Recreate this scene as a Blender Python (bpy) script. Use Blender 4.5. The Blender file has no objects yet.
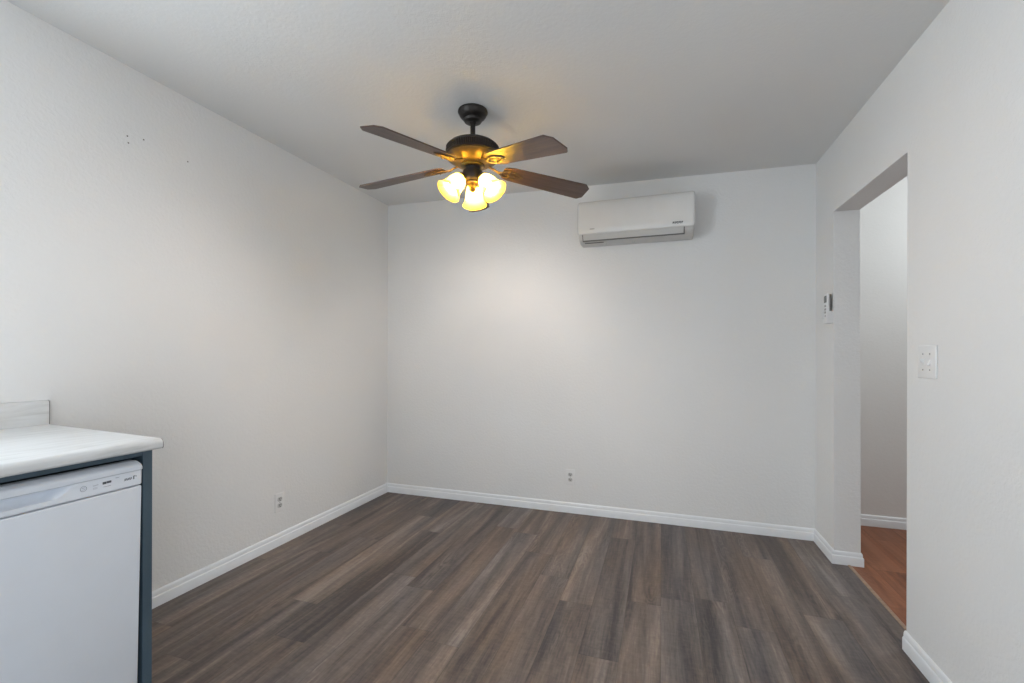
import bpy, bmesh, math, random
from mathutils import Vector, Matrix
random.seed(7)
PI = math.pi
S = bpy.context.scene
COL = S.collection

# ------------------------------------------------------------------ camera
YAW, ROLL = 0.322473, 0.0024
F_PX, HOR = 447.1, 355.64            # focal length in pixels, row of the horizon
cam_d = bpy.data.cameras.new('camera')
cam = bpy.data.objects.new('camera', cam_d)
COL.objects.link(cam)
S.camera = cam
cam_d.sensor_width = 36.0
cam_d.sensor_fit = 'HORIZONTAL'
cam_d.lens = F_PX / 1024 * 36.0
cam_d.shift_y = (HOR - 341.5) / 1024
cam_d.clip_start = 0.02
cam.location = (0, 0, 1.2)
_c, _s = math.cos(YAW), math.sin(YAW)
_F = Vector((-_s, _c, 0.0))
_R = Vector((_c, _s, 0.0))
_U = Vector((0, 0, 1))
_R2 = math.cos(ROLL) * _R + math.sin(ROLL) * _U
_U2 = -math.sin(ROLL) * _R + math.cos(ROLL) * _U
cam.rotation_euler = Matrix((_R2, _U2, -_F)).transposed().to_euler()

# ------------------------------------------------------------------ room measures (metres)
XL, XR, YB, YF = -2.288, 0.953, 3.389, -2.60
WT = 0.130                            # thickness of the right wall
DY0, DY1, DZ = 2.246, 3.058, 2.043    # doorway in the right wall

# ------------------------------------------------------------------ world, lights, exposure
W = bpy.data.worlds.new('world')
S.world = W
W.use_nodes = True
W.node_tree.nodes['Background'].inputs[0].default_value = (0.72, 0.86, 1.0, 1)
W.node_tree.nodes['Background'].inputs[1].default_value = 1.0


def area(name, loc, rot, sx, sy, power, color):
    d = bpy.data.lights.new(name, 'AREA')
    d.shape = 'RECTANGLE'
    d.size, d.size_y = sx, sy
    d.energy = power
    d.color = color
    o = bpy.data.objects.new(name, d)
    COL.objects.link(o)
    o.location, o.rotation_euler = loc, rot
    return o


# openings out of the frame: kitchen window over the counter, glazed door opposite it,
# and a window added behind the camera to brighten the upper walls
KY0, KY1, KZ0, KZ1 = -1.00, 0.30, 1.085, 2.035
GY0, GY1, GZ1 = -2.10, -0.60, 2.03
FX0, FX1, FZ0, FZ1 = -1.30, 0.20, 0.95, 2.10
# daylight through those openings (the last is added fill), and the lamp of the hall
area('kitchen_window_daylight', (XL - 0.03, (KY0 + KY1) / 2, (KZ0 + KZ1) / 2), (PI / 2, 0, -PI / 2), KY1 - KY0, KZ1 - KZ0, 49, (0.825, 0.915, 0.985))
area('glazed_door_daylight', (XR + 0.03, (GY0 + GY1) / 2, GZ1 / 2), (PI / 2, 0, PI / 2), GY1 - GY0, GZ1 - 0.1, 23, (0.84, 0.92, 1.0))
area('front_fill_light', ((FX0 + FX1) / 2, YF - 0.03, (FZ0 + FZ1) / 2), (PI / 2, 0, 0), FX1 - FX0, FZ1 - FZ0, 8, (0.92, 0.96, 1.0))  # added fill for the upper far walls, no known window there
hl = bpy.data.lights.new('hall_light', 'POINT')
hl.energy, hl.color, hl.shadow_soft_size = 23, (0.90, 0.97, 1.0), 0.12
hlo = bpy.data.objects.new('hall_light', hl)
COL.objects.link(hlo)
hlo.location = (2.35, 3.12, 2.15)

S.view_settings.view_transform = 'Standard'
S.view_settings.look = 'None'
S.view_settings.gamma = 1.0
S.view_settings.use_curve_mapping = False
S.view_settings.exposure = 0.17
S.cycles.use_denoising = True
S.cycles.max_bounces = 12
S.cycles.diffuse_bounces = 8

def zc(x, y):                         # the ceiling runs slightly out of level
    return 2.474 - 0.0198 * x + 0.00755 * (y - YB)


# ------------------------------------------------------------------ material helpers
class NT:
    def __init__(self, name):
        self.m = bpy.data.materials.new(name)
        self.m.use_nodes = True
        self.t = self.m.node_tree
        self.b = self.t.nodes['Principled BSDF']
        self.out = self.t.nodes['Material Output']

    def n(self, kind, **kw):
        nd = self.t.nodes.new(kind)
        for k, v in kw.items():
            setattr(nd, k, v)
        return nd

    def link(self, a, b):
        self.t.links.new(a, b)

    def inp(self, sock, v):
        if isinstance(v, bpy.types.NodeSocket):
            self.link(v, sock)
        else:
            sock.default_value = v

    def math(self, op, a, b=0.0, c=None, clamp=False):
        nd = self.n('ShaderNodeMath', operation=op)
        nd.use_clamp = clamp
        self.inp(nd.inputs[0], a)
        self.inp(nd.inputs[1], b)
        if c is not None:
            self.inp(nd.inputs[2], c)
        return nd.outputs[0]

    def coords(self):
        g = self.n('ShaderNodeTexCoord')
        return g.outputs['Object']

    def xyz(self, v):
        s = self.n('ShaderNodeSeparateXYZ')
        self.link(v, s.inputs[0])
        return s.outputs

    def comb(self, x, y, z):
        c = self.n('ShaderNodeCombineXYZ')
        for i, v in enumerate((x, y, z)):
            self.inp(c.inputs[i], v)
        return c.outputs[0]

    def noise(self, vec, scale, detail=2.0, rough=0.5, dist=0.0):
        nd = self.n('ShaderNodeTexNoise')
        self.inp(nd.inputs['Vector'], vec)
        nd.inputs['Scale'].default_value = scale
        nd.inputs['Detail'].default_value = detail
        nd.inputs['Roughness'].default_value = rough
        nd.inputs['Distortion'].default_value = dist
        return nd.outputs[0]

    def ramp(self, fac, stops):
        r = self.n('ShaderNodeValToRGB')
        self.inp(r.inputs[0], fac)
        e = r.color_ramp.elements
        while len(e) < len(stops):
            e.new(0.5)
        for i, (p, c) in enumerate(stops):
            e[i].position = p
            e[i].color = (*c, 1)
        return r.outputs[0]

    def mix(self, fac, a, b, mode='MIX'):
        nd = self.n('ShaderNodeMix', data_type='RGBA', blend_type=mode)
        self.inp(nd.inputs[0], fac)
        self.inp(nd.inputs[6], a)
        self.inp(nd.inputs[7], b)
        return nd.outputs[2]

    def bump(self, h, strength, dist):
        nd = self.n('ShaderNodeBump')
        nd.inputs['Strength'].default_value = strength
        nd.inputs['Distance'].default_value = dist
        self.inp(nd.inputs['Height'], h)
        self.link(nd.outputs[0], self.b.inputs['Normal'])

    def set(self, color=None, rough=None, metal=None, spec=None):
        if color is not None:
            self.inp(self.b.inputs['Base Color'], color if isinstance(color, bpy.types.NodeSocket) else (*color, 1))
        if rough is not None:
            self.inp(self.b.inputs['Roughness'], rough)
        if metal is not None:
            self.b.inputs['Metallic'].default_value = metal
        if spec is not None:
            self.b.inputs['Specular IOR Level'].default_value = spec
        return self


def plain(name, color, rough=0.5, metal=0.0, spec=0.5, var=0.06, scale=14.0, bump=0.0):
    """a paint / plastic / metal with a slight procedural mottling"""
    k = NT(name)
    nz = k.noise(k.coords(), scale, 3.0)
    lo = tuple(c * (1 - var) for c in color)
    hi = tuple(min(1, c * (1 + var)) for c in color)
    k.set(k.ramp(nz, [(0.3, lo), (0.7, hi)]), rough, metal, spec)
    if bump:
        k.bump(k.noise(k.coords(), 220.0, 2.0), bump, 0.001)
    return k.m


def wall_paint(name, color, holes=(), bump=0.21):
    k = NT(name)
    v = k.coords()
    big = k.noise(v, 1.7, 3.0)
    col = k.ramp(big, [(0.3, tuple(c * 0.975 for c in color)), (0.7, color)])
    for hx in holes:                  # old nail holes
        nd = k.n('ShaderNodeVectorMath', operation='DISTANCE')
        k.link(v, nd.inputs[0])
        nd.inputs[1].default_value = hx
        f = k.math('LESS_THAN', nd.outputs['Value'], 0.0033)
        col = k.mix(f, col, (0.10, 0.09, 0.08, 1))
    k.set(col, 0.62, spec=0.35)
    peel = k.noise(v, 62.0, 3.0, 0.55, 0.4)
    peel = k.ramp(peel, [(0.38, (0, 0, 0)), (0.66, (1, 1, 1))])
    k.bump(peel, bump, 0.0035)
    return k.m


def planks(name, width, length, cols, along_y=True, seam=0.0016, rough=0.5, spec=0.4, xoff=0.0):
    k = NT(name)
    p = k.xyz(k.coords())
    a, b = (p[0], p[1]) if along_y else (p[1], p[0])
    u = k.math('DIVIDE', k.math('ADD', a, xoff), width)
    row = k.math('FLOOR', u)
    wn = k.n('ShaderNodeTexWhiteNoise', noise_dimensions='1D')
    k.link(row, wn.inputs['W'])
    v = k.math('ADD', k.math('DIVIDE', b, length), k.math('MULTIPLY', wn.outputs['Value'], 7.0))
    cell = k.math('FLOOR', v)
    wn2 = k.n('ShaderNodeTexWhiteNoise', noise_dimensions='2D')
    k.link(k.comb(row, cell, 0.0), wn2.inputs['Vector'])
    rnd = wn2.outputs['Value']
    off = k.math('MULTIPLY', rnd, 37.0)
    # broad smoky streaks along the plank, fine grain, faint saw marks across it
    st = k.noise(k.comb(k.math('MULTIPLY', a, 13.0), k.math('MULTIPLY', b, 0.75), off), 1.0, 3.0, 0.55, 0.7)
    gr = k.noise(k.comb(k.math('MULTIPLY', a, 110.0), k.math('MULTIPLY', b, 9.0), off), 1.0, 4.0, 0.65, 0.5)
    sw = k.noise(k.comb(k.math('MULTIPLY', a, 30.0), k.math('MULTIPLY', b, 75.0), off), 1.0, 2.0, 0.6)
    fg = k.noise(k.comb(k.math('MULTIPLY', a, 16.0), k.math('MULTIPLY', b, 2.6), off), 1.0, 1.0, 0.5, 0.4)
    rings = k.math('SINE', k.math('MULTIPLY', fg, 75.0))
    kn = k.noise(k.comb(k.math('MULTIPLY', a, 7.0), k.math('MULTIPLY', b, 1.4), off), 1.0, 1.0)
    knm = k.math('MULTIPLY', k.math('SUBTRACT', kn, 0.50, clamp=True), 4.0, clamp=True)
    t = k.math('ADD', k.math('MULTIPLY', k.math('SUBTRACT', st, 0.5), 1.55), 0.5)
    t = k.math('ADD', t, k.math('MULTIPLY', k.math('SUBTRACT', rnd, 0.5), 0.16))
    t = k.math('ADD', t, k.math('MULTIPLY', k.math('SUBTRACT', gr, 0.5), 0.80))
    t = k.math('ADD', t, k.math('MULTIPLY', k.math('SUBTRACT', sw, 0.5), 0.32))
    t = k.math('ADD', t, k.math('MULTIPLY', k.math('MULTIPLY', rings, knm), 0.13), clamp=True)
    col = k.ramp(t, cols)
    tint = k.noise(k.comb(k.math('MULTIPLY', a, 5.0), k.math('MULTIPLY', b, 0.8), k.math('ADD', off, 9.0)), 1.0, 2.0)
    col = k.mix(k.ramp(tint, [(0.35, (0, 0, 0)), (0.68, (1, 1, 1))]), col,
                k.mix(1.0, col, (0.86, 1.0, 1.18, 1), 'MULTIPLY'))
    fu = k.math('FRACT', u)
    fv = k.math('FRACT', v)
    eu = k.math('MINIMUM', fu, k.math('SUBTRACT', 1.0, fu))
    ev = k.math('MINIMUM', fv, k.math('SUBTRACT', 1.0, fv))
    s = k.math('MAXIMUM', k.math('LESS_THAN', eu, seam / width), k.math('LESS_THAN', ev, seam / length))
    col = k.mix(k.math('MULTIPLY', s, 0.28), col, (0.02, 0.016, 0.014, 1))
    k.set(col, k.math('ADD', rough, k.math('MULTIPLY', k.math('SUBTRACT', gr, 0.5), 0.25)), spec=spec)
    h = k.math('SUBTRACT', k.math('MULTIPLY', gr, 0.4), s)
    k.bump(h, 0.25, 0.0012)
    return k.m


def marble(name):
    k = NT(name)
    p = k.xyz(k.coords())
    v = k.comb(k.math('MULTIPLY', p[0], 26.0), k.math('MULTIPLY', p[1], 5.0), k.math('MULTIPLY', p[2], 30.0))
    n1 = k.noise(v, 1.0, 5.0, 0.6, 0.8)
    k.set(k.ramp(n1, [(0.26, (0.52, 0.525, 0.515)), (0.44, (0.625, 0.63, 0.63)), (0.60, (0.68, 0.688, 0.692))]), 0.34, spec=0.45)
    return k.m


def wood(name, c0, c1, rough=0.4):
    k = NT(name)
    p = k.xyz(k.coords())
    g = k.noise(k.comb(k.math('MULTIPLY', p[0], 3.5), k.math('MULTIPLY', p[1], 60.0), p[2]), 1.0, 4.0, 0.6, 0.5)
    k.set(k.ramp(g, [(0.3, c0), (0.7, c1)]), rough, spec=0.4)
    return k.m


def shade_glass(name):
    """amber glass of a lit lamp: frosted"""
    k = NT(name)
    nz = k.noise(k.coords(), 30.0, 2.0)
    tp = k.n('ShaderNodeBsdfTransparent')
    k.link(k.ramp(nz, [(0.3, (0.014, 0.0105, 0.0014)), (0.7, (0.017, 0.0125, 0.0018))]), tp.inputs[0])
    tr = k.n('ShaderNodeBsdfTranslucent')
    tr.inputs[0].default_value = (0.200, 0.126, 0.0090, 1)
    df = k.n('ShaderNodeBsdfDiffuse')
    df.inputs[0].default_value = (0.200, 0.126, 0.0090, 1)
    gl = k.n('ShaderNodeBsdfGlossy')
    gl.inputs[0].default_value = (0.03, 0.03, 0.03, 1)
    gl.inputs['Roughness'].default_value = 0.25
    last = tp
    for sh in (tr, df, gl):
        a = k.n('ShaderNodeAddShader')
        k.link(last.outputs[0], a.inputs[0])
        k.link(sh.outputs[0], a.inputs[1])
        last = a
    k.link(last.outputs[0], k.out.inputs[0])
    return k.m


def glow(name, color, strength):
    k = NT(name)
    k.set((0.8, 0.8, 0.8), 0.4)
    k.b.inputs['Emission Color'].default_value = (*color, 1)
    k.b.inputs['Emission Strength'].default_value = strength
    return k.m


def pane_glass(name):
    k = NT(name)
    tr = k.n('ShaderNodeBsdfTransparent')
    gl = k.n('ShaderNodeBsdfGlossy')
    gl.inputs['Roughness'].default_value = 0.02
    fr = k.n('ShaderNodeFresnel')
    mx = k.n('ShaderNodeMixShader')
    k.link(fr.outputs[0], mx.inputs[0])
    k.link(tr.outputs[0], mx.inputs[1])
    k.link(gl.outputs[0], mx.inputs[2])
    k.link(mx.outputs[0], k.out.inputs[0])
    return k.m


WHITE = (0.80, 0.80, 0.795)
M = dict(
    wall=wall_paint('white orange peel wall paint', WHITE),
    wall_left=wall_paint('white wall paint with nail holes', WHITE,
                         [(XL, 1.363, 2.187), (XL, 1.430, 2.201), (XL, 1.367, 2.158), (XL, 1.634, 2.183)]),
    ceiling=wall_paint('white ceiling paint', (0.76, 0.76, 0.752), bump=0.10),
    hall=wall_paint('hall wall paint', (0.76, 0.75, 0.735), bump=0.10),
    trim=plain('white semi gloss trim paint', (0.83, 0.85, 0.875), 0.35, var=0.02),
    floor=planks('brown grey vinyl planks', 0.157, 1.22,
                 [(0.10, (0.060, 0.046, 0.042)), (0.40, (0.128, 0.094, 0.078)),
                  (0.66, (0.197, 0.145, 0.115)), (0.95, (0.300, 0.228, 0.178))]),
    hall_floor=planks('orange laminate planks', 0.19, 1.2,
                      [(0.1, (0.15, 0.048, 0.021)), (0.5, (0.245, 0.085, 0.037)), (0.9, (0.34, 0.130, 0.062))]),
    strip=wood('threshold wood', (0.28, 0.19, 0.13), (0.42, 0.30, 0.22)),
    counter=marble('pale marbled laminate'),
    counter_edge=plain('dark laminate core', (0.10, 0.09, 0.085), 0.6),
    cabinet=plain('dark slate blue cabinet paint', (0.060, 0.095, 0.125), 0.42, var=0.08, scale=6.0),
    cabinet_dark=plain('dark cabinet recess', (0.035, 0.05, 0.065), 0.6),
    enamel=plain('white appliance enamel', (0.72, 0.755, 0.81), 0.30, var=0.01),
    enamel_panel=plain('white appliance plastic', (0.78, 0.81, 0.86), 0.28, var=0.01),
    print_grey=plain('grey printed marking', (0.36, 0.38, 0.42), 0.5),
    print_dark=plain('dark printed marking', (0.10, 0.105, 0.12), 0.5),
    steel=plain('dull steel', (0.35, 0.35, 0.35), 0.4, 0.9),
    toe=plain('black toe kick', (0.03, 0.03, 0.03), 0.6),
    ac=plain('white conditioner plastic', (0.76, 0.755, 0.74), 0.22, var=0.01),
    ac_shade=plain('shaded conditioner plastic', (0.60, 0.595, 0.58), 0.38, var=0.01),  # darker than the front panel: the underside's shade put into the colour
    ac_slot=plain('dark air outlet', (0.16, 0.155, 0.15), 0.6),
    ac_print=plain('dark lettering', (0.06, 0.06, 0.06), 0.5),
    ac_grey=plain('grey lettering', (0.40, 0.39, 0.37), 0.5),
    plate=plain('white wall plate plastic', (0.80, 0.80, 0.80), 0.30, var=0.01),
    outlet_face=plain('grey white socket plastic', (0.56, 0.56, 0.55), 0.35, var=0.02),
    slot=plain('dark socket slot', (0.05, 0.05, 0.05), 0.6),
    remote_gap_shade=plain('remote shell with gap shade', (0.20, 0.20, 0.195), 0.5),  # paints the dark gap between remote and wall onto the back shell
    lcd=plain('dark display glass', (0.17, 0.175, 0.17), 0.2),
    bronze=plain('oil rubbed bronze', (0.030, 0.025, 0.022), 0.42, 0.55, var=0.2),
    bronze_ring=plain('brushed bronze', (0.15, 0.11, 0.065), 0.45, 0.75, var=0.2),
    brass=plain('antique brass', (0.30, 0.205, 0.10), 0.32, 0.9, var=0.15),
    blade=wood('dark walnut blade', (0.052, 0.030, 0.024), (0.125, 0.075, 0.058), 0.34),
    shade=shade_glass('frosted amber glass'),
    bulb=glow('lit warm bulb', (1.0, 0.87, 0.75), 960.0),
    glass=pane_glass('window glass'),
)


# ------------------------------------------------------------------ mesh helpers
def finish(bm, name, mat, parent=None, smooth=False, angle=40):
    bmesh.ops.recalc_face_normals(bm, faces=bm.faces)
    me = bpy.data.meshes.new(name)
    bm.to_mesh(me)
    bm.free()
    me.materials.append(mat)
    if smooth:
        for p in me.polygons:
            p.use_smooth = True
        try:
            me.set_sharp_from_angle(angle=math.radians(angle))
        except Exception:
            pass
    o = bpy.data.objects.new(name, me)
    COL.objects.link(o)
    if parent is not None:
        o.parent = parent
    return o


def box(bm, x0, x1, y0, y1, z0, z1, bev=0.0, seg=2):
    x0, x1 = min(x0, x1), max(x0, x1)
    y0, y1 = min(y0, y1), max(y0, y1)
    z0, z1 = min(z0, z1), max(z0, z1)
    vs = [bm.verts.new(p) for p in ((x0, y0, z0), (x1, y0, z0), (x1, y1, z0), (x0, y1, z0),
                                    (x0, y0, z1), (x1, y0, z1), (x1, y1, z1), (x0, y1, z1))]
    fs = [bm.faces.new([vs[i] for i in q]) for q in
          ((3, 2, 1, 0), (4, 5, 6, 7), (0, 1, 5, 4), (1, 2, 6, 5), (2, 3, 7, 6), (3, 0, 4, 7))]
    if bev:
        es = list({e for f in fs for e in f.edges})
        bmesh.ops.bevel(bm, geom=es, offset=bev, segments=seg, profile=0.5, affect='EDGES')
    return vs


def prism(bm, rings, close=True):
    """skin a list of rings (same length) and cap both ends"""
    rr = [[bm.verts.new(p) for p in r] for r in rings]
    n = len(rr[0])
    for a, b in zip(rr, rr[1:]):
        for i in range(n):
            j = (i + 1) % n
            bm.faces.new((a[i], a[j], b[j], b[i]))
    if close:
        bm.faces.new(rr[0][::-1])
        bm.faces.new(rr[-1])
    return rr


def lathe(bm, prof, seg=40, mat=Matrix.Identity(4), close_ends=True, ribs=None):
    rings = []
    for r, z in prof:
        ring = []
        for i in range(seg):
            a = 2 * PI * i / seg
            ring.append(bm.verts.new(mat @ Vector((r * math.cos(a), r * math.sin(a), z))))
        rings.append(ring)
    for a, b in zip(rings, rings[1:]):
        for i in range(seg):
            j = (i + 1) % seg
            bm.faces.new((a[i], a[j], b[j], b[i]))
    if close_ends:
        bm.faces.new(rings[0][::-1])
        bm.faces.new(rings[-1])


def tube(bm, pts, rad, seg=10, flat=1.0, up=Vector((0, 0, 1))):
    pts = [Vector(p) for p in pts]
    rings = []
    for i, p in enumerate(pts):
        t = (pts[min(i + 1, len(pts) - 1)] - pts[max(i - 1, 0)]).normalized()
        s = t.cross(up)
        if s.length < 1e-5:
            s = t.cross(Vector((1, 0, 0)))
        s.normalize()
        n = s.cross(t)
        r = rad[i] if isinstance(rad, (list, tuple)) else rad
        rings.append([p + s * (r * math.cos(2 * PI * k / seg)) + n * (r * flat * math.sin(2 * PI * k / seg)) for k in range(seg)])
    prism(bm, rings)


def ring_tube(bm, c, ax, ay, ra, rb, rad, seg=28, sec=8):
    c, ax, ay = Vector(c), Vector(ax), Vector(ay)
    az = ax.cross(ay)
    rings = []
    for i in range(seg):
        a = 2 * PI * i / seg
        d = ax * (ra * math.cos(a)) + ay * (rb * math.sin(a))
        dn = (ax * math.cos(a) + ay * math.sin(a)).normalized()
        rings.append([bm.verts.new(c + d + dn * (rad * math.cos(2 * PI * k / sec)) + az * (rad * math.sin(2 * PI * k / sec))) for k in range(sec)])
    for i in range(seg):
        a, b = rings[i], rings[(i + 1) % seg]
        for k in range(sec):
            j = (k + 1) % sec
            bm.faces.new((a[k], a[j], b[j], b[k]))


def thing(name, label, cat, loc=(0, 0, 0), rot=(0, 0, 0), group=None):
    o = bpy.data.objects.new(name, None)
    COL.objects.link(o)
    o.location, o.rotation_euler = loc, rot
    o.empty_display_size = 0.1
    o['label'], o['category'] = label, cat
    if group:
        o['group'] = group
    return o


def struct(name, bm, mat, smooth=False):
    o = finish(bm, name, mat, None, smooth)
    o['kind'] = 'structure'
    return o


def poly_prism_z(bm, outline, z0, z1):
    prism(bm, [[(x, y, z0) for x, y in outline], [(x, y, z1) for x, y in outline]])


# ------------------------------------------------------------------ room shell
FX = XR + 0.068                       # where the brown floor ends in the doorway
bm = bmesh.new()
poly_prism_z(bm, [(XL - 0.12, YF - 0.12), (XR, YF - 0.12), (XR, DY0), (FX, DY0), (FX, DY1), (XR, DY1), (XR, YB + 0.12), (XL - 0.12, YB + 0.12)], -0.06, 0.0)
struct('floor', bm, M['floor'])
HX, HY0, HY1 = 3.30, 0.60, 3.812
bm = bmesh.new()
poly_prism_z(bm, [(XR + WT, HY0 - 0.1), (HX + 0.1, HY0 - 0.1), (HX + 0.1, HY1 + 0.1), (XR + WT, HY1 + 0.1), (XR + WT, DY1), (FX + 0.012, DY1), (FX + 0.012, DY0), (XR + WT, DY0)], -0.06, 0.0)
struct('floor_hall', bm, M['hall_floor'])

bm = bmesh.new()
xs = (XL - 0.12, XR + 0.10)
ys = (YF - 0.12, YB + 0.12)
prism(bm, [[(x, y, zc(x, y) + dz) for x, y in ((xs[0], ys[0]), (xs[1], ys[0]), (xs[1], ys[1]), (xs[0], ys[1]))] for dz in (0.0, 0.06)])
struct('ceiling', bm, M['ceiling'])
bm = bmesh.new()
box(bm, XR + WT, HX + 0.1, HY0 - 0.1, HY1 + 0.1, 2.62, 2.68)
struct('ceiling_hall', bm, M['ceiling'])


def wall_piece(bm, x0, x1, y0, y1, z0):
    o = [(x0, y0), (x1, y0), (x1, y1), (x0, y1)]
    prism(bm, [[(x, y, z0) for x, y in o], [(x, y, zc(x, y) + 0.03) for x, y in o]])


def flat_slab(bm, outline, x0, x1):
    prism(bm, [[(x, y, z) for y, z in outline] for x in (x0, x1)])


bm = bmesh.new()                      # left wall with the kitchen window's opening
YE = YB + 0.12
flat_slab(bm, [(KY1, 0), (YE, 0), (YE, zc(XL, YE) + 0.03), (KY1, zc(XL, KY1) + 0.03)], XL - 0.12, XL)
flat_slab(bm, [(YF - 0.12, 0), (KY0, 0), (KY0, zc(XL, KY0) + 0.03), (YF - 0.12, zc(XL, YF) + 0.03)], XL - 0.12, XL)
flat_slab(bm, [(KY0, 0), (KY1, 0), (KY1, KZ0), (KY0, KZ0)], XL - 0.12, XL)
flat_slab(bm, [(KY0, KZ1), (KY1, KZ1), (KY1, zc(XL, KY1) + 0.03), (KY0, zc(XL, KY0) + 0.03)], XL - 0.12, XL)
bmesh.ops.remove_doubles(bm, verts=bm.verts, dist=1e-4)
struct('wall_left', bm, M['wall_left'])


def window(name, x0, x1, y0, y1, z0, z1, fw, kind):
    bm = bmesh.new()
    ym = (y0 + y1) / 2
    for a in ((y0, y1, z0, z0 + fw), (y0, y1, z1 - fw, z1), (y0, y0 + fw, z0 + fw, z1 - fw), (y1 - fw, y1, z0 + fw, z1 - fw), (ym - fw / 2, ym + fw / 2, z0 + fw, z1 - fw)):
        box(bm, x0, x1, a[0], a[1], a[2], a[3])
    o = struct(name, bm, M['trim'])
    xm = (x0 + x1) / 2
    for a, b in ((y0 + fw, ym - fw / 2), (ym + fw / 2, y1 - fw)):
        bm = bmesh.new()
        box(bm, xm - 0.002, xm + 0.002, a - 0.005, b + 0.005, z0 + fw - 0.005, z1 - fw + 0.005)
        finish(bm, 'pane', M['glass'], o)
    return o


window('window_1', XL - 0.11, XL - 0.06, KY0, KY1, KZ0, KZ1, 0.045, 'window')
w2 = window('window_added', -0.025, 0.025, 0, FX1 - FX0, FZ0, FZ1, 0.045, 'window')  # unseen window, added to go with the fill light
w2.location, w2.rotation_euler = (FX1, YF - 0.085, 0), (0, 0, PI / 2)
window('door_1', XR + 0.06, XR + 0.11, GY0, GY1, 0.0, GZ1, 0.06, 'door')
bm = bmesh.new()
wall_piece(bm, XL, XR + WT, YB, YB + 0.12, 0)
struct('wall_back', bm, M['wall'])


def rwall(bm):
    """right wall with its cased-in doorway opening: one continuous U-shaped slab"""
    o = [(YF - 0.12, 0), (GY0, 0), (GY0, GZ1), (GY1, GZ1), (GY1, 0), (DY0, 0), (DY0, DZ - 0.006), (DY1 + 0.020, DZ + 0.004), (DY1 - 0.004, 0), (YB, 0)]
    top = [(YB, zc(XR, YB) + 0.03), (YF - 0.12, zc(XR, YF) + 0.03)]
    prism(bm, [[(x, y, z) for y, z in o + top] for x in (XR, XR + WT)])


bm = bmesh.new()
rwall(bm)
struct('wall_right', bm, M['wall'])
bm = bmesh.new()
TF = zc(0, YF) + 0.02
for x0, x1, z0, z1 in ((XL, FX0, 0, TF), (FX1, XR, 0, TF), (FX0, FX1, 0, FZ0), (FX0, FX1, FZ1, TF)):
    box(bm, x0, x1, YF - 0.12, YF, z0, z1)
bmesh.ops.remove_doubles(bm, verts=bm.verts, dist=1e-4)
struct('wall_front', bm, M['wall'])

# the hall beyond the doorway
bm = bmesh.new()
box(bm, XR + WT, HX + 0.1, HY1, HY1 + 0.1, 0, 2.66)
struct('wall_hall_back', bm, M['hall'])
bm = bmesh.new()
box(bm, HX, HX + 0.1, HY0, HY1, 0, 2.66)
struct('wall_hall_right', bm, M['hall'])
bm = bmesh.new()
box(bm, XR + WT, HX + 0.1, HY0 - 0.1, HY0, 0, 2.66)
struct('wall_hall_front', bm, M['hall'])
bm = bmesh.new()
box(bm, XR + WT - 0.05, XR + WT, YB + 0.12, HY1, 0, 2.66)
struct('wall_hall_left', bm, M['hall'])

# ------------------------------------------------------------------ baseboards: an ogee-topped profile swept along a path
BB = [(0, 0), (0.013, 0), (0.013, 0.046), (0.0115, 0.050), (0.0085, 0.0525), (0.0085, 0.058), (0.0075, 0.068), (0.0045, 0.0755), (0.0, 0.078)]


def baseboard(name, path, rnd=None):
    """path: floor polyline of the wall line, room on its left-hand side; mitred corners"""
    bm = bmesh.new()
    P = [Vector((x, y)) for x, y in path]
    rings = []
    for i, p in enumerate(P):
        def nrm(a, b):
            d = (b - a).normalized()
            return Vector((-d.y, d.x))
        if i == 0:
            m = nrm(P[0], P[1])
        elif i == len(P) - 1:
            m = nrm(P[-2], P[-1])
        else:
            n1, n2 = nrm(P[i - 1], p), nrm(p, P[i + 1])
            m = (n1 + n2) / (1 + n1.dot(n2))
        rings.append((p, m))
    out = []
    if rnd:                            # rounded free end at the end of the run
        p, m = rings[-1]
        d = (P[-1] - P[-2]).normalized()
        rings[-1] = (p - d * 0.012, m)
    for p, m in rings:
        out.append([(p.x + m.x * t, p.y + m.y * t, z) for t, z in BB])
    if rnd:
        for k in range(1, 7):
            a = PI / 2 * k / 6
            q = rings[-1][0] + d * (0.012 * math.sin(a))
            f = 0.30 + 0.70 * math.cos(a)
            out.append([(q.x + m.x * t * f, q.y + m.y * t * f, z * (0.90 + 0.10 * math.cos(a))) for t, z in BB])
    prism(bm, out)
    return struct(name, bm, M['trim'], True)


baseboard('baseboard_left', [(XL, YB), (XL, 1.10)])
baseboard('baseboard_back', [(XR, YB), (XL, YB)])
baseboard('baseboard_right', [(XR + WT, DY1 + 0.02), (XR + WT, DY1), (XR, DY1), (XR, YB)])
baseboard('baseboard_doorway', [(XR, GY1), (XR, DY0 + 0.012)], True)
baseboard('baseboard_hall', [(HX, HY1), (XR + WT, HY1)])
# threshold between the two floors
bm = bmesh.new()
prism(bm, [[(FX - 0.004, y, -0.01), (FX + 0.013, y, -0.01), (FX + 0.013, y, 0.002), (FX + 0.009, y, 0.0045), (FX, y, 0.0045), (FX - 0.004, y, 0.002)] for y in (DY0, DY1 - 0.014)])
struct('trim_1', bm, M['strip'])

# ------------------------------------------------------------------ cabinet run on the left wall
CX = -1.600                            # face of the cabinets
EY0, EY1 = 1.000, 1.0285                # end panel
CTZ = 0.928
cab = thing('base_cabinet', 'dark slate blue base cabinet with its end panel framing the white dishwasher', 'cabinet', ((XL + CX) / 2, 0.0, 0))
ox = (XL + CX) / 2


def loc_box(parent, name, mat, x0, x1, y0, y1, z0, z1, bev=0.0, smooth=False):
    bm = bmesh.new()
    px, py, pz = parent.location
    box(bm, x0 - px, x1 - px, y0 - py, y1 - py, z0 - pz, z1 - pz, bev)
    return finish(bm, name, mat, parent, smooth)


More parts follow.
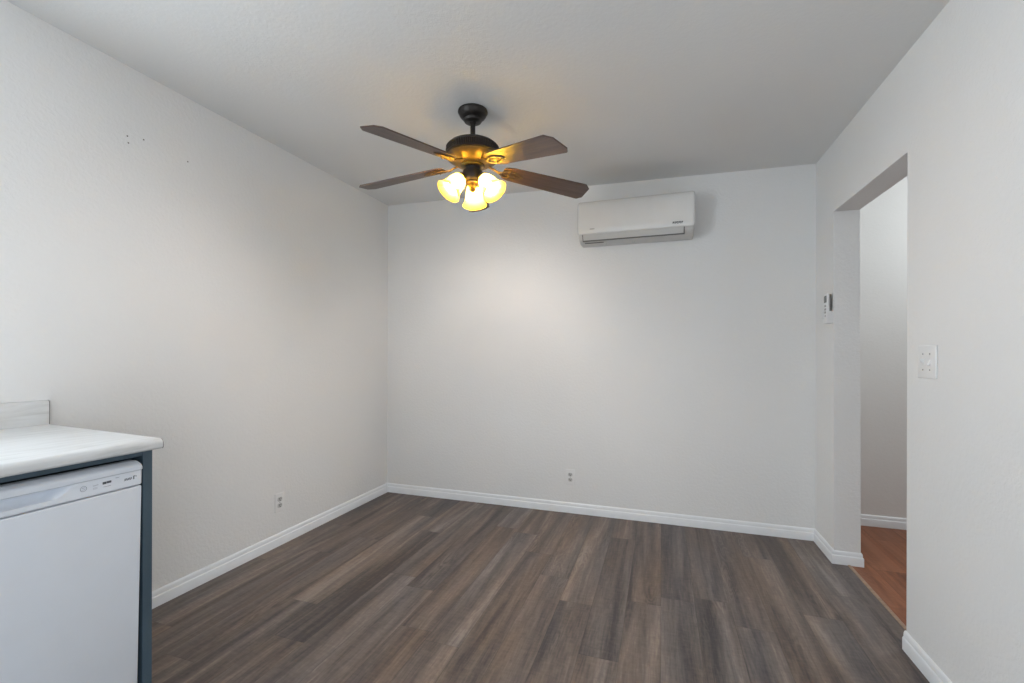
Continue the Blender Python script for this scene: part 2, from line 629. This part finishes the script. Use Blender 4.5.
loc_box(cab, 'end_panel', M['cabinet'], XL + 0.014, CX, EY0, EY1, 0.0, CTZ - 0.0332, 0.001)
loc_box(cab, 'top_rail', M['cabinet'], CX - 0.024, CX - 0.003, 0.389, EY0, 0.871, CTZ - 0.0332)
loc_box(cab, 'carcass', M['cabinet'], XL + 0.004, CX - 0.020, -0.80, 0.389, 0.10, CTZ - 0.0332, 0.001)
loc_box(cab, 'toe_kick', M['toe'], XL + 0.004, CX - 0.075, -0.80, 0.389, 0.0, 0.10)
for a, b in ((-0.795, -0.210), (-0.204, 0.384)):
    d = loc_box(cab, 'door', M['cabinet'], CX - 0.020, CX, a, b, 0.115, 0.870, 0.002)
    bm = bmesh.new()
    yy = (b - 0.05) if a < -0.5 else (a + 0.05)
    tube(bm, [(CX - ox, yy, 0.70), (CX - ox + 0.028, yy, 0.70), (CX - ox + 0.028, yy, 0.82), (CX - ox, yy, 0.82)], 0.005)
    finish(bm, 'handle', M['steel'], d, True)

# countertop: post-formed laminate with rounded nose and a coved backsplash
top = thing('countertop', 'pale grey marbled laminate countertop with rounded front edge above the dishwasher', 'countertop', (ox, 0.1, CTZ - 0.04))
NOSE = -1.540


def ctop_ring(yw, yf, inset=0.0):
    """section of the slab; the end is cut slightly askew (yw at the wall, yf at the nose)"""
    pts = [(XL + 0.001, 0.007)]
    pts += [(NOSE - 0.009, 0.007)]
    for k in range(0, 9):
        a = -PI / 2 + PI / 2 * k / 8
        pts.append((NOSE - 0.008 + 0.008 * math.cos(a), 0.015 + 0.008 * math.sin(a)))
    for k in range(0, 9):
        a = PI / 2 * k / 8
        pts.append((NOSE - 0.016 + 0.016 * math.cos(a), 0.040 - 0.016 + 0.016 * math.sin(a)))
    pts += [(XL + 0.022, 0.040), (XL + 0.001, 0.040)]
    out = []
    for x, z in pts:
        f = (x - XL) / (NOSE - XL)
        out.append((x - ox, yw + (yf - yw) * f - 0.1, z))
    return out


bm = bmesh.new()
prism(bm, [ctop_ring(-0.82, -0.82), ctop_ring(1.086, 1.022)])
finish(bm, 'slab', M['counter'], top, True)
bm = bmesh.new()
prism(bm, [ctop_ring(1.0862, 1.0222), ctop_ring(1.088, 1.024)])
finish(bm, 'end_cap', M['counter_edge'], top, True)['label'] = 'dark raw end of the laminate slab'
bm = bmesh.new()
sp = [(0.001, 0.040), (0.021, 0.040), (0.021, 0.124), (0.019, 0.131), (0.014, 0.134), (0.001, 0.134)]
prism(bm, [[(XL + x - ox, y - 0.1, z) for x, z in sp] for y in (-0.82, 1.0835)])
bs = finish(bm, 'backsplash', M['counter'], top, True)
bm = bmesh.new()
prism(bm, [[(XL + x - ox, y - 0.1, z) for x, z in sp] for y in (1.0837, 1.0855)])
finish(bm, 'end_cap', M['counter_edge'], bs)['label'] = 'dark raw end of the backsplash'

# ------------------------------------------------------------------ dishwasher
DW0, DW1 = 0.394, 0.9860
dw = thing('dishwasher', 'white built-in dishwasher with recessed handle under the countertop', 'dishwasher', (CX - 0.3, 0.69, 0))
dx, dy = CX - 0.3, 0.69
TILT = 0.027                           # the door leans out a little at the top


def lean(bm):
    for v in bm.verts:
        v.co.x += max(0.0, v.co.z - 0.10) * TILT


loc_box(dw, 'tub', M['cabinet_dark'], XL + 0.08, CX - 0.035, DW0 + 0.004, DW1 - 0.004, 0.09, 0.852)
loc_box(dw, 'toe_kick', M['toe'], CX - 0.10, CX - 0.07, DW0, DW1, 0.0, 0.098)
ZJ = 0.785
bm = bmesh.new()
box(bm, CX - 0.032 - dx, CX - dx, DW0 - dy, DW1 - dy, 0.105, ZJ - 0.003, 0.004, 3)
lean(bm)
finish(bm, 'door', M['enamel'], dw, True)

bm = bmesh.new()
NY, NZ = 150, 84
Z0, Z1, ZL = ZJ, 0.8620, 0.8320        # panel foot, top and the line under the lip


def panel_x(y, z):
    if z > ZL:                         # rounded lip, proud of the flat strip
        f = (z - ZL) / (Z1 - ZL)
        x = 0.006 - 0.024 * max(0.0, (f - 0.45) / 0.55) ** 2.2
        x -= 0.004 * max(0.0, 1 - f / 0.10)
    else:
        x = 0.002 - 0.003 * max(0.0, 1 - (z - Z0) / 0.004)
    ez = (ZL - z) / 0.030              # 0 just under the lip, 1 at the pocket's sill
    yb = 0.808 - 0.034 * max(0.0, min(1.0, ez)) ** 1.3
    yl = 0.572 + 0.034 * max(0.0, min(1.0, ez)) ** 1.3
    if 0 <= ez <= 1 and yl < y < yb:
        e = min(1.0, (yb - y) / 0.036, (y - yl) / 0.050)
        e = e * e * (3 - 2 * e)
        x -= 0.040 * e * math.sqrt(max(0.0, 1 - ez ** 2)) * min(1.0, ez / 0.06 + 0.1)
    return x


grid = []
zs = [Z0 + (Z1 - Z0) * k / NZ for k in range(NZ + 1)]
for i in range(NY + 1):
    y = DW0 + (DW1 - DW0) * i / NY
    row = []
    for z in zs:
        ed = min(y - DW0, DW1 - y)
        x = panel_x(y, z)
        zz = z
        r = 0.012
        if ed < r:                     # rounded ends and upper corners
            t = 1 - math.sqrt(max(0.0, 1 - ((r - ed) / r) ** 2))
            zz = z - t * r * max(0.0, (z - (Z1 - 0.03)) / 0.03)
            x -= t * 0.005
        row.append(bm.verts.new((CX + x - dx, y - dy, zz)))
    row.append(bm.verts.new((CX - 0.045 - dx, y - dy, row[-1].co.z)))
    row.append(bm.verts.new((CX - 0.045 - dx, y - dy, Z0)))
    grid.append(row)
for a, b in zip(grid, grid[1:]):
    n = len(a)
    for k in range(n):
        j = (k + 1) % n
        bm.faces.new((a[k], a[j], b[j], b[k]))
bm.faces.new(grid[0])
bm.faces.new(grid[-1][::-1])
lean(bm)
cp = finish(bm, 'control_panel', M['enamel_panel'], dw, True, 50)


def mark(name, mat, shapes):
    """printed marks: thin plates on the flat strip; shapes = (y0, y1, z0, z1) or (y, z, r) rings"""
    bm = bmesh.new()
    for s in shapes:
        if len(s) == 4:
            box(bm, CX + 0.0015 - dx, CX + 0.0026 - dx, s[0] - dy, s[1] - dy, s[2], s[3])
        elif len(s) == 5:              # a stroke between two points
            ya, za, yb_, zb, w = s
            d = Vector((yb_ - ya, zb - za))
            n = Vector((-d.y, d.x)).normalized() * w / 2
            q = [(ya + n.x, za + n.y), (ya - n.x, za - n.y), (yb_ - n.x, zb - n.y), (yb_ + n.x, zb + n.y)]
            prism(bm, [[(CX + x - dx, a - dy, b) for a, b in q] for x in (0.0015, 0.0026)])
        else:
            ring_tube(bm, (CX + 0.002 - dx, s[0] - dy, s[1]), (0, 1, 0), (0, 0, 1), s[2], s[2], 0.0007, 20, 4)
    lean(bm)
    finish(bm, name, mat, cp)


mark('cycle_button', M['print_grey'], [(0.8310, 0.8125, 0.0074), (0.8272, 0.8348, 0.8145, 0.8158), (0.8272, 0.8348, 0.8095, 0.8107)])
mark('option_button', M['print_grey'], [(0.8535, 0.8605, 0.8140, 0.8155), (0.8615, 0.8665, 0.8145, 0.8162), (0.8545, 0.8645, 0.8075, 0.8082), (0.8545, 0.8645, 0.8045, 0.8052)])
mark('start_button', M['print_dark'], [(0.8775, 0.8870, 0.8125, 0.8195), (0.8880, 0.8995, 0.8135, 0.8200), (0.880, 0.898, 0.8045, 0.8052)])
mark('indicator', M['print_grey'], [(0.9110, 0.9205, 0.8235, 0.8248)])
lg = []
yy = 0.9340
for k in range(5):
    lg.append((yy, 0.8075, yy + 0.0024, 0.8155, 0.0009))
    lg.append((yy + 0.0024, 0.8155, yy + 0.0040, 0.8090, 0.0009))
    yy += 0.0042
mark('maker_script', M['print_dark'], lg)
mark('badge', M['print_dark'], [(0.9590, 0.9618, 0.8075, 0.8185), (0.9618, 0.9645, 0.8160, 0.8185), (0.9660, 0.9680, 0.8145, 0.8172)])

# ------------------------------------------------------------------ wall air conditioner
AX0, AX1 = -0.576, 0.212
ac = thing('air_conditioner', 'white split air conditioner indoor unit high on the far wall', 'air conditioner', ((AX0 + AX1) / 2, YB, 2.014))
ax, ay, az = ac.location


def sweep_x(bm, prof, x0, x1, rnd):
    """profile (depth from wall, z) swept along x with softened ends"""
    n = 6
    cz = sum(p[1] for p in prof) / len(prof)
    dmax = max(p[0] for p in prof)
    hz = max(abs(p[1] - cz) for p in prof)
    rings = []
    for k in range(n + 1):
        t = k / n
        ins = rnd * (1 - math.sqrt(max(0.0, 1 - (1 - t) ** 2)))
        rings.append((x0 + rnd * t, ins))
    rings = rings + [(x1 - (x - x0), ins) for x, ins in rings[::-1]]
    out = []
    for x, ins in rings:
        ring = []
        for d, z in prof:
            dd = d * (1 - ins / dmax) if d > 0.02 else d
            zz = cz + (z - cz) * (1 - ins / hz)
            ring.append((x - ax, -dd, zz - az))
        out.append(ring)
    prism(bm, out)


bm = bmesh.new()
sweep_x(bm, [(0.001, 2.020), (0.070, 2.016), (0.118, 2.020), (0.146, 2.029), (0.166, 2.045), (0.177, 2.068), (0.182, 2.10), (0.182, 2.25), (0.170, 2.286), (0.13, 2.298), (0.001, 2.299)], AX0 + 0.004, AX1 - 0.004, 0.016)
finish(bm, 'casing', M['ac_shade'], ac, True)
bm = bmesh.new()
pr = [(0.105, 2.301), (0.105, 2.3075), (0.150, 2.3075), (0.176, 2.303), (0.192, 2.291), (0.200, 2.268), (0.2035, 2.226), (0.2050, 2.17), (0.2050, 2.11), (0.203, 2.085), (0.198, 2.070), (0.190, 2.066), (0.178, 2.070), (0.178, 2.26), (0.160, 2.295)]
sweep_x(bm, pr, AX0, AX1, 0.020)
fp = finish(bm, 'front_panel', M['ac'], ac, True)
# outlet recess and the closed louver in it
LX0, LX1 = AX0 + 0.040, AX1 - 0.072


def plank_x(bm, a, b, th, x0, x1):
    """a slab between two profile points a, b (depth, z)"""
    d = Vector((b[0] - a[0], b[1] - a[1])).normalized()
    n = Vector((-d.y, d.x)) * th
    if n.x < 0:
        n = -n
    q = [a, b, (b[0] + n.x, b[1] + n.y), (a[0] + n.x, a[1] + n.y)]
    prism(bm, [[(x - ax, -dd, zz - az) for dd, zz in q] for x in (x0, x1)])


bm = bmesh.new()
plank_x(bm, (0.1790, 2.073), (0.1520, 2.0255), 0.0040, LX0 - 0.006, LX1 + 0.007)
finish(bm, 'air_outlet', M['ac_slot'], ac)
bm = bmesh.new()
plank_x(bm, (0.1815, 2.072), (0.1600, 2.0330), 0.0060, LX0, LX1)
finish(bm, 'louver', M['ac_shade'], ac)
bm = bmesh.new()
plank_x(bm, (0.1300, 2.0205), (0.1210, 2.0185), 0.0022, LX0 + 0.005, LX0 + 0.14)
finish(bm, 'drain_slot', M['ac_slot'], ac)
for xk in (AX0 + 0.175, AX0 + 0.375):
    bm = bmesh.new()
    box(bm, xk - ax, xk + 0.018 - ax, -0.100, -0.075, 2.011 - az, 2.020 - az, 0.002)
    finish(bm, 'clip', M['ac_shade'], ac)


def panel_marks(name, mat, rects):
    bm = bmesh.new()
    for x0, x1, z0, z1 in rects:
        box(bm, x0 - ax, x1 - ax, -0.2060, -0.2030, z0 - az, z1 - az)
    finish(bm, name, mat, fp)


zb = 2.0935
lt = []
xk = 0.070
for w, cut in ((0.0085, 0), (0.0035, 1), (0.0075, 0), (0.0075, 1), (0.0070, 0), (0.0070, 1), (0.0085, 0)):
    lt.append((xk, xk + w * 0.38, zb - 0.0068, zb + 0.0068))
    lt.append((xk, xk + w, zb + 0.0030, zb + 0.0068))
    if cut == 0:
        lt.append((xk + w * 0.66, xk + w, zb - 0.0010, zb + 0.0068))
        lt.append((xk, xk + w, zb - 0.0018, zb + 0.0006))
    else:
        lt.append((xk, xk + w, zb - 0.0068, zb - 0.0036))
    xk += w + 0.0024
panel_marks('lettering', M['ac_print'], lt)
panel_marks('model_mark', M['ac_grey'], [(-0.484 + 0.0085 * k, -0.484 + 0.0085 * k + 0.0065, 2.095, 2.1035) for k in range(4)])

# ------------------------------------------------------------------ electrical plates
def frame_plate(parent, w, h, t=0.006):
    """plate lies in the local XZ plane, front towards -Y"""
    bm = bmesh.new()
    box(bm, -w / 2, w / 2, -t, 0, -h / 2, h / 2, 0.003, 3)
    return finish(bm, 'face_plate', M['plate'], parent, True)


def screw(parent, x, z, y=-0.006):
    bm = bmesh.new()
    lathe(bm, [(0.0032, 0.0), (0.0032, 0.001), (0.002, 0.0016)], 12, Matrix.Translation((x, y, z)) @ Matrix.Rotation(PI / 2, 4, 'X'))
    finish(bm, 'screw', M['steel'], parent, True)


def outlet(label, loc, rz):
    t = thing('wall_outlet', label, 'outlet', loc, (0, 0, rz), 'duplex wall outlets')
    frame_plate(t, 0.072, 0.118)
    for s in (-1, 1):
        bm = bmesh.new()
        r, hh = 0.0172, 0.0135
        pts = []
        for k in range(24):
            a = 2 * PI * k / 24
            pts.append((r * math.cos(a), max(-hh, min(hh, r * math.sin(a)))))
        prism(bm, [[(x, y, s * 0.0195 + z) for x, z in pts] for y in (-0.0055, -0.0078)])
        f = finish(bm, 'receptacle', M['outlet_face'], t)
        bm = bmesh.new()
        for x in (-0.0062, 0.0062):
            box(bm, x - 0.0019, x + 0.0019, -0.0083, -0.0070, s * 0.0195 - 0.0010, s * 0.0195 + 0.0092)
        lathe(bm, [(0.0038, 0.0), (0.0038, 0.0013)], 12, Matrix.Translation((0, -0.0070, s * 0.0195 - 0.0068)) @ Matrix.Rotation(PI / 2, 4, 'X'))
        finish(bm, 'slots', M['slot'], f)['label'] = 'dark plug slots'
    screw(t, 0, 0)
    return t


outlet('white duplex outlet low on the left wall', (XL, 2.213, 0.271), PI / 2)
outlet('white duplex outlet low on the far wall', (-0.659, YB, 0.272), 0)

sw = thing('light_switch', 'white double toggle light switch plate on the wall right of the doorway', 'light switch', (XR, 2.093, 1.180), (0, 0, -PI / 2))
frame_plate(sw, 0.122, 0.124)
for s, up in ((-1, 1), (1, -1)):
    bm = bmesh.new()
    x = s * 0.023
    box(bm, x - 0.006, x + 0.006, -0.0075, -0.005, -0.013, 0.013, 0.0008)
    c = finish(bm, 'toggle_collar', M['plate'], sw)
    bm = bmesh.new()
    zt = up * 0.010
    prism(bm, [[(x - 0.0045, -0.0070, -0.0075), (x + 0.0045, -0.0070, -0.0075), (x + 0.0045, -0.0070, 0.0075), (x - 0.0045, -0.0070, 0.0075)],
               [(x - 0.0035, -0.0150, zt - 0.0038), (x + 0.0035, -0.0150, zt - 0.0038), (x + 0.0035, -0.0150, zt + 0.0038), (x - 0.0035, -0.0150, zt + 0.0038)]])
    finish(bm, 'toggle', M['plate'], sw)
    screw(sw, x, 0.030)
    screw(sw, x, -0.030)

# ------------------------------------------------------------------ remote control in its wall holder
hold = thing('remote_holder', 'white plastic holder screwed to the wall left of the doorway', 'holder', (XR, 3.106, 1.396), (0, 0, -PI / 2))
bm = bmesh.new()
box(bm, -0.031, 0.031, -0.003, 0.0, 0.0, 0.085, 0.001)
finish(bm, 'back_plate', M['plate'], hold)
bm = bmesh.new()
box(bm, -0.031, 0.031, -0.034, -0.003, 0.0, 0.003)
box(bm, -0.031, -0.0287, -0.034, -0.003, 0.003, 0.070)
box(bm, 0.0287, 0.031, -0.034, -0.003, 0.003, 0.070)
box(bm, -0.0287, 0.0287, -0.034, -0.0315, 0.003, 0.026)
finish(bm, 'cup', M['plate'], hold)
rem = thing('remote_control', 'white remote control with dark display standing in a wall holder', 'remote control', (XR - 0.0205, 3.106, 1.4005), (0, 0, -PI / 2))
bm = bmesh.new()
box(bm, -0.0275, 0.0275, -0.0105, 0.0040, 0, 0.170, 0.004, 3)
finish(bm, 'front_shell', M['plate'], rem, True)
bm = bmesh.new()
box(bm, -0.0265, 0.0265, 0.0041, 0.0105, 0.001, 0.166, 0.003, 2)
finish(bm, 'back_shell', M['remote_gap_shade'], rem, True)['label'] = 'back shell, grey for the shade of the gap'
bm = bmesh.new()
box(bm, -0.021, 0.021, -0.0112, -0.0098, 0.118, 0.158)
finish(bm, 'display', M['lcd'], rem)['label'] = 'dark display'
for r_, z_ in ((0.013, 0.098), (0.013, 0.078), (0.011, 0.060)):
    bm = bmesh.new()
    box(bm, -r_, r_, -0.0125, -0.0098, z_ - 0.006, z_ + 0.006, 0.002)
    finish(bm, 'button', M['ac_grey'], rem, True)
bm = bmesh.new()
box(bm, -0.004, 0.004, -0.0120, -0.0098, 0.036, 0.043, 0.001)
finish(bm, 'button', M['print_dark'], rem)

# ------------------------------------------------------------------ ceiling fan
FC = Vector((-0.940, 2.156))
FZ = zc(*FC)
fan = thing('ceiling_fan', 'dark bronze ceiling fan with five walnut blades and three lit amber glass lamps', 'ceiling fan', (FC.x, FC.y, FZ))


def zl(z):
    return z - FZ


bm = bmesh.new()
lathe(bm, [(0.070, 0.0), (0.077, -0.004), (0.078, -0.012), (0.074, -0.017), (0.071, -0.026), (0.064, -0.036), (0.055, -0.043), (0.049, -0.047), (0.048, -0.054), (0.044, -0.060), (0.030, -0.064)], 48)
finish(bm, 'canopy', M['bronze'], fan, True)
bm = bmesh.new()
lathe(bm, [(0.0175, -0.060), (0.0185, -0.066), (0.0130, -0.072), (0.0130, zl(2.337)), (0.020, zl(2.330)), (0.024, zl(2.312))], 24)
finish(bm, 'downrod', M['bronze'], fan, True)
# motor housing with a ribbed band
bm = bmesh.new()
SEG = 180
prof = [(0.024, 2.318, 0), (0.060, 2.317, 0), (0.100, 2.310, 0), (0.124, 2.299, 0), (0.134, 2.290, 0), (0.139, 2.284, 0), (0.139, 2.280, 1), (0.142, 2.252, 1), (0.142, 2.248, 0), (0.143, 2.241, 0), (0.138, 2.236, 0)]
rings = []
for r, z, rib in prof:
    rings.append([bm.verts.new(((r - (0.0035 if rib and i % 2 else 0)) * math.cos(2 * PI * i / SEG), (r - (0.0035 if rib and i % 2 else 0)) * math.sin(2 * PI * i / SEG), zl(z))) for i in range(SEG)])
for a, b in zip(rings, rings[1:]):
    for i in range(SEG):
        j = (i + 1) % SEG
        bm.faces.new((a[i], a[j], b[j], b[i]))
bm.faces.new(rings[0][::-1])
bm.faces.new(rings[-1])
finish(bm, 'motor_housing', M['bronze'], fan, True, 30)
bm = bmesh.new()
lathe(bm, [(0.137, zl(2.237)), (0.130, zl(2.226)), (0.112, zl(2.215)), (0.090, zl(2.201)), (0.070, zl(2.196)), (0.062, zl(2.195))], 64)
finish(bm, 'motor_bowl', M['bronze_ring'], fan, True)['label'] = 'bronze bowl under the motor'
bm = bmesh.new()
lathe(bm, [(0.062, zl(2.196)), (0.064, zl(2.190)), (0.058, zl(2.184)), (0.040, zl(2.182)), (0.040, zl(2.166)), (0.051, zl(2.163)), (0.053, zl(2.158)), (0.053, zl(2.112)), (0.050, zl(2.107)), (0.036, zl(2.104))], 48)
finish(bm, 'switch_housing', M['bronze'], fan, True)
bm = bmesh.new()
lathe(bm, [(0.036, zl(2.106)), (0.034, zl(2.096)), (0.022, zl(2.088)), (0.016, zl(2.078)), (0.018, zl(2.070)), (0.012, zl(2.060)), (0.004, zl(2.054))], 32)
finish(bm, 'finial', M['brass'], fan, True)

# blades
PH = math.radians(325.58)
RT = 0.664
PITCH = math.radians(12.5)
for k in range(5):
    az_ = PH + k * 2 * PI / 5
    rad = Vector((math.cos(az_), math.sin(az_), 0))
    tan = Vector((-math.sin(az_), math.cos(az_), 0))
    tipz = 2.131 + RT * (-0.054 * rad.x + 0.052 * rad.y)
    tipz += (-0.018, 0.010, 0.0, -0.018, 0.013)[k]
    rootz = 2.183 + 0.17 * (-0.054 * rad.x + 0.052 * rad.y)
    U = (rad * (RT - 0.165) + Vector((0, 0, tipz - rootz))).normalized()
    Wd = (tan * math.cos(PITCH) - Vector((0, 0, 1)) * math.sin(PITCH))
    Wd = (Wd - U * Wd.dot(U)).normalized()
    N = U.cross(Wd)
    org = rad * 0.165 + Vector((0, 0, zl(rootz)))
    MX = Matrix((U, Wd, N)).transposed().to_4x4()
    MX.translation = org
    L = (RT - 0.165) / U.dot(rad)
    outl = [(0.0, -0.030), (0.006, -0.042), (0.020, -0.051), (0.045, -0.055), (L * 0.5, -0.062), (L - 0.035, -0.069), (L - 0.030, -0.0685), (L, -0.040),
            (L, 0.044), (L - 0.022, 0.0685), (L - 0.028, 0.069), (L * 0.5, 0.062), (0.045, 0.055), (0.020, 0.051), (0.006, 0.042), (0.0, 0.030)]
    bm = bmesh.new()
    prism(bm, [[(u, w, -0.003) for u, w in outl], [(u, w, 0.003) for u, w in outl]])
    es = [e for e in bm.edges if abs(e.verts[0].co.z - e.verts[1].co.z) < 1e-6]
    bmesh.ops.bevel(bm, geom=es, offset=0.0012, segments=1, affect='EDGES')
    b = finish(bm, 'blade', M['blade'], fan)
    b.matrix_local = MX
    # cast bracket below the blade: an arm from the motor ending in an open oval
    inv = MX.inverted()
    bm = bmesh.new()
    pts = [rad * 0.088 + Vector((0, 0, zl(2.199))), rad * 0.108 + Vector((0, 0, zl(2.193))), rad * 0.130 + Vector((0, 0, zl(2.183)))]
    pts = [inv @ p for p in pts]
    for s in (-1, 1):
        cur = pts + [Vector((-0.012, s * 0.006, -0.010)), Vector((0.006, s * 0.020, -0.0085)), Vector((0.035, s * 0.027, -0.007)), Vector((0.070, s * 0.022, -0.007)), Vector((0.100, s * 0.009, -0.007)), Vector((0.116, 0.0, -0.007))]
        tube(bm, cur, [0.008, 0.0075, 0.007, 0.0065, 0.006, 0.006, 0.006, 0.0055, 0.005], 8, 0.6, Vector((0, 0, 1)))
    tube(bm, [(0.004, 0, -0.0065), (0.030, 0, -0.007), (0.060, 0, -0.007), (0.086, 0, -0.0065)], [0.005, 0.010, 0.010, 0.005], 10, 0.45)
    tube(bm, [(0.030, -0.027, -0.007), (0.045, 0.0, -0.007), (0.030, 0.027, -0.007)], 0.0045, 8, 0.7)
    for u, w in ((0.030, 0.0), (0.070, 0.0), (0.035, 0.026), (0.035, -0.026)):
        bmesh.ops.create_uvsphere(bm, u_segments=8, v_segments=6, radius=0.0045, matrix=Matrix.Translation((u, w, -0.0105)))
    finish(bm, 'blade_bracket', M['bronze_ring'], b, True)

# three bell lamps
A0 = math.radians(108.7)
TL = math.radians(40)
for k in range(3):
    a = A0 + k * 2 * PI / 3
    rad = Vector((math.cos(a), math.sin(a), 0))
    ax_ = (rad * math.sin(TL) - Vector((0, 0, 1)) * math.cos(TL)).normalized()     # lamp axis, pointing out of the mouth
    sx = Vector((-math.sin(a), math.cos(a), 0))
    sy = ax_.cross(sx)
    neck = rad * 0.062 + Vector((0, 0, zl(2.122)))
    MX = Matrix((sx, sy, ax_)).transposed().to_4x4()
    MX.translation = neck
    bm = bmesh.new()
    p0 = rad * 0.034 + Vector((0, 0, zl(2.128)))
    tube(bm, [p0, p0 + rad * 0.014 + Vector((0, 0, 0.003)), neck - ax_ * 0.012, neck + ax_ * 0.004], [0.010, 0.010, 0.011, 0.012], 12)
    lathe(bm, [(0.014, -0.014), (0.022, -0.012), (0.0275, -0.004), (0.0295, 0.006), (0.0295, 0.012), (0.020, 0.013)], 28, MX)
    finish(bm, 'lamp_socket', M['bronze_ring'], fan, True)
    bm = bmesh.new()
    po = [(0.0270, 0.004), (0.0300, 0.008), (0.0360, 0.018), (0.0415, 0.032), (0.0450, 0.050), (0.0475, 0.068), (0.0515, 0.086), (0.0575, 0.101), (0.0645, 0.112), (0.0655, 0.114)]
    bead = [(0.0668, 0.1150), (0.0672, 0.1162), (0.0664, 0.1172), (0.0652, 0.1168), (0.0648, 0.1156)]
    lathe(bm, po + bead, 40, MX, False)
    sh = finish(bm, 'lamp_shade', M['shade'], fan, True, 60)
    bm = bmesh.new()
    lathe(bm, [(0.012, 0.014), (0.013, 0.028), (0.019, 0.042), (0.0225, 0.056), (0.0205, 0.068), (0.013, 0.078), (0.003, 0.082)], 20, MX)
    finish(bm, 'bulb', M['bulb'], sh, True)
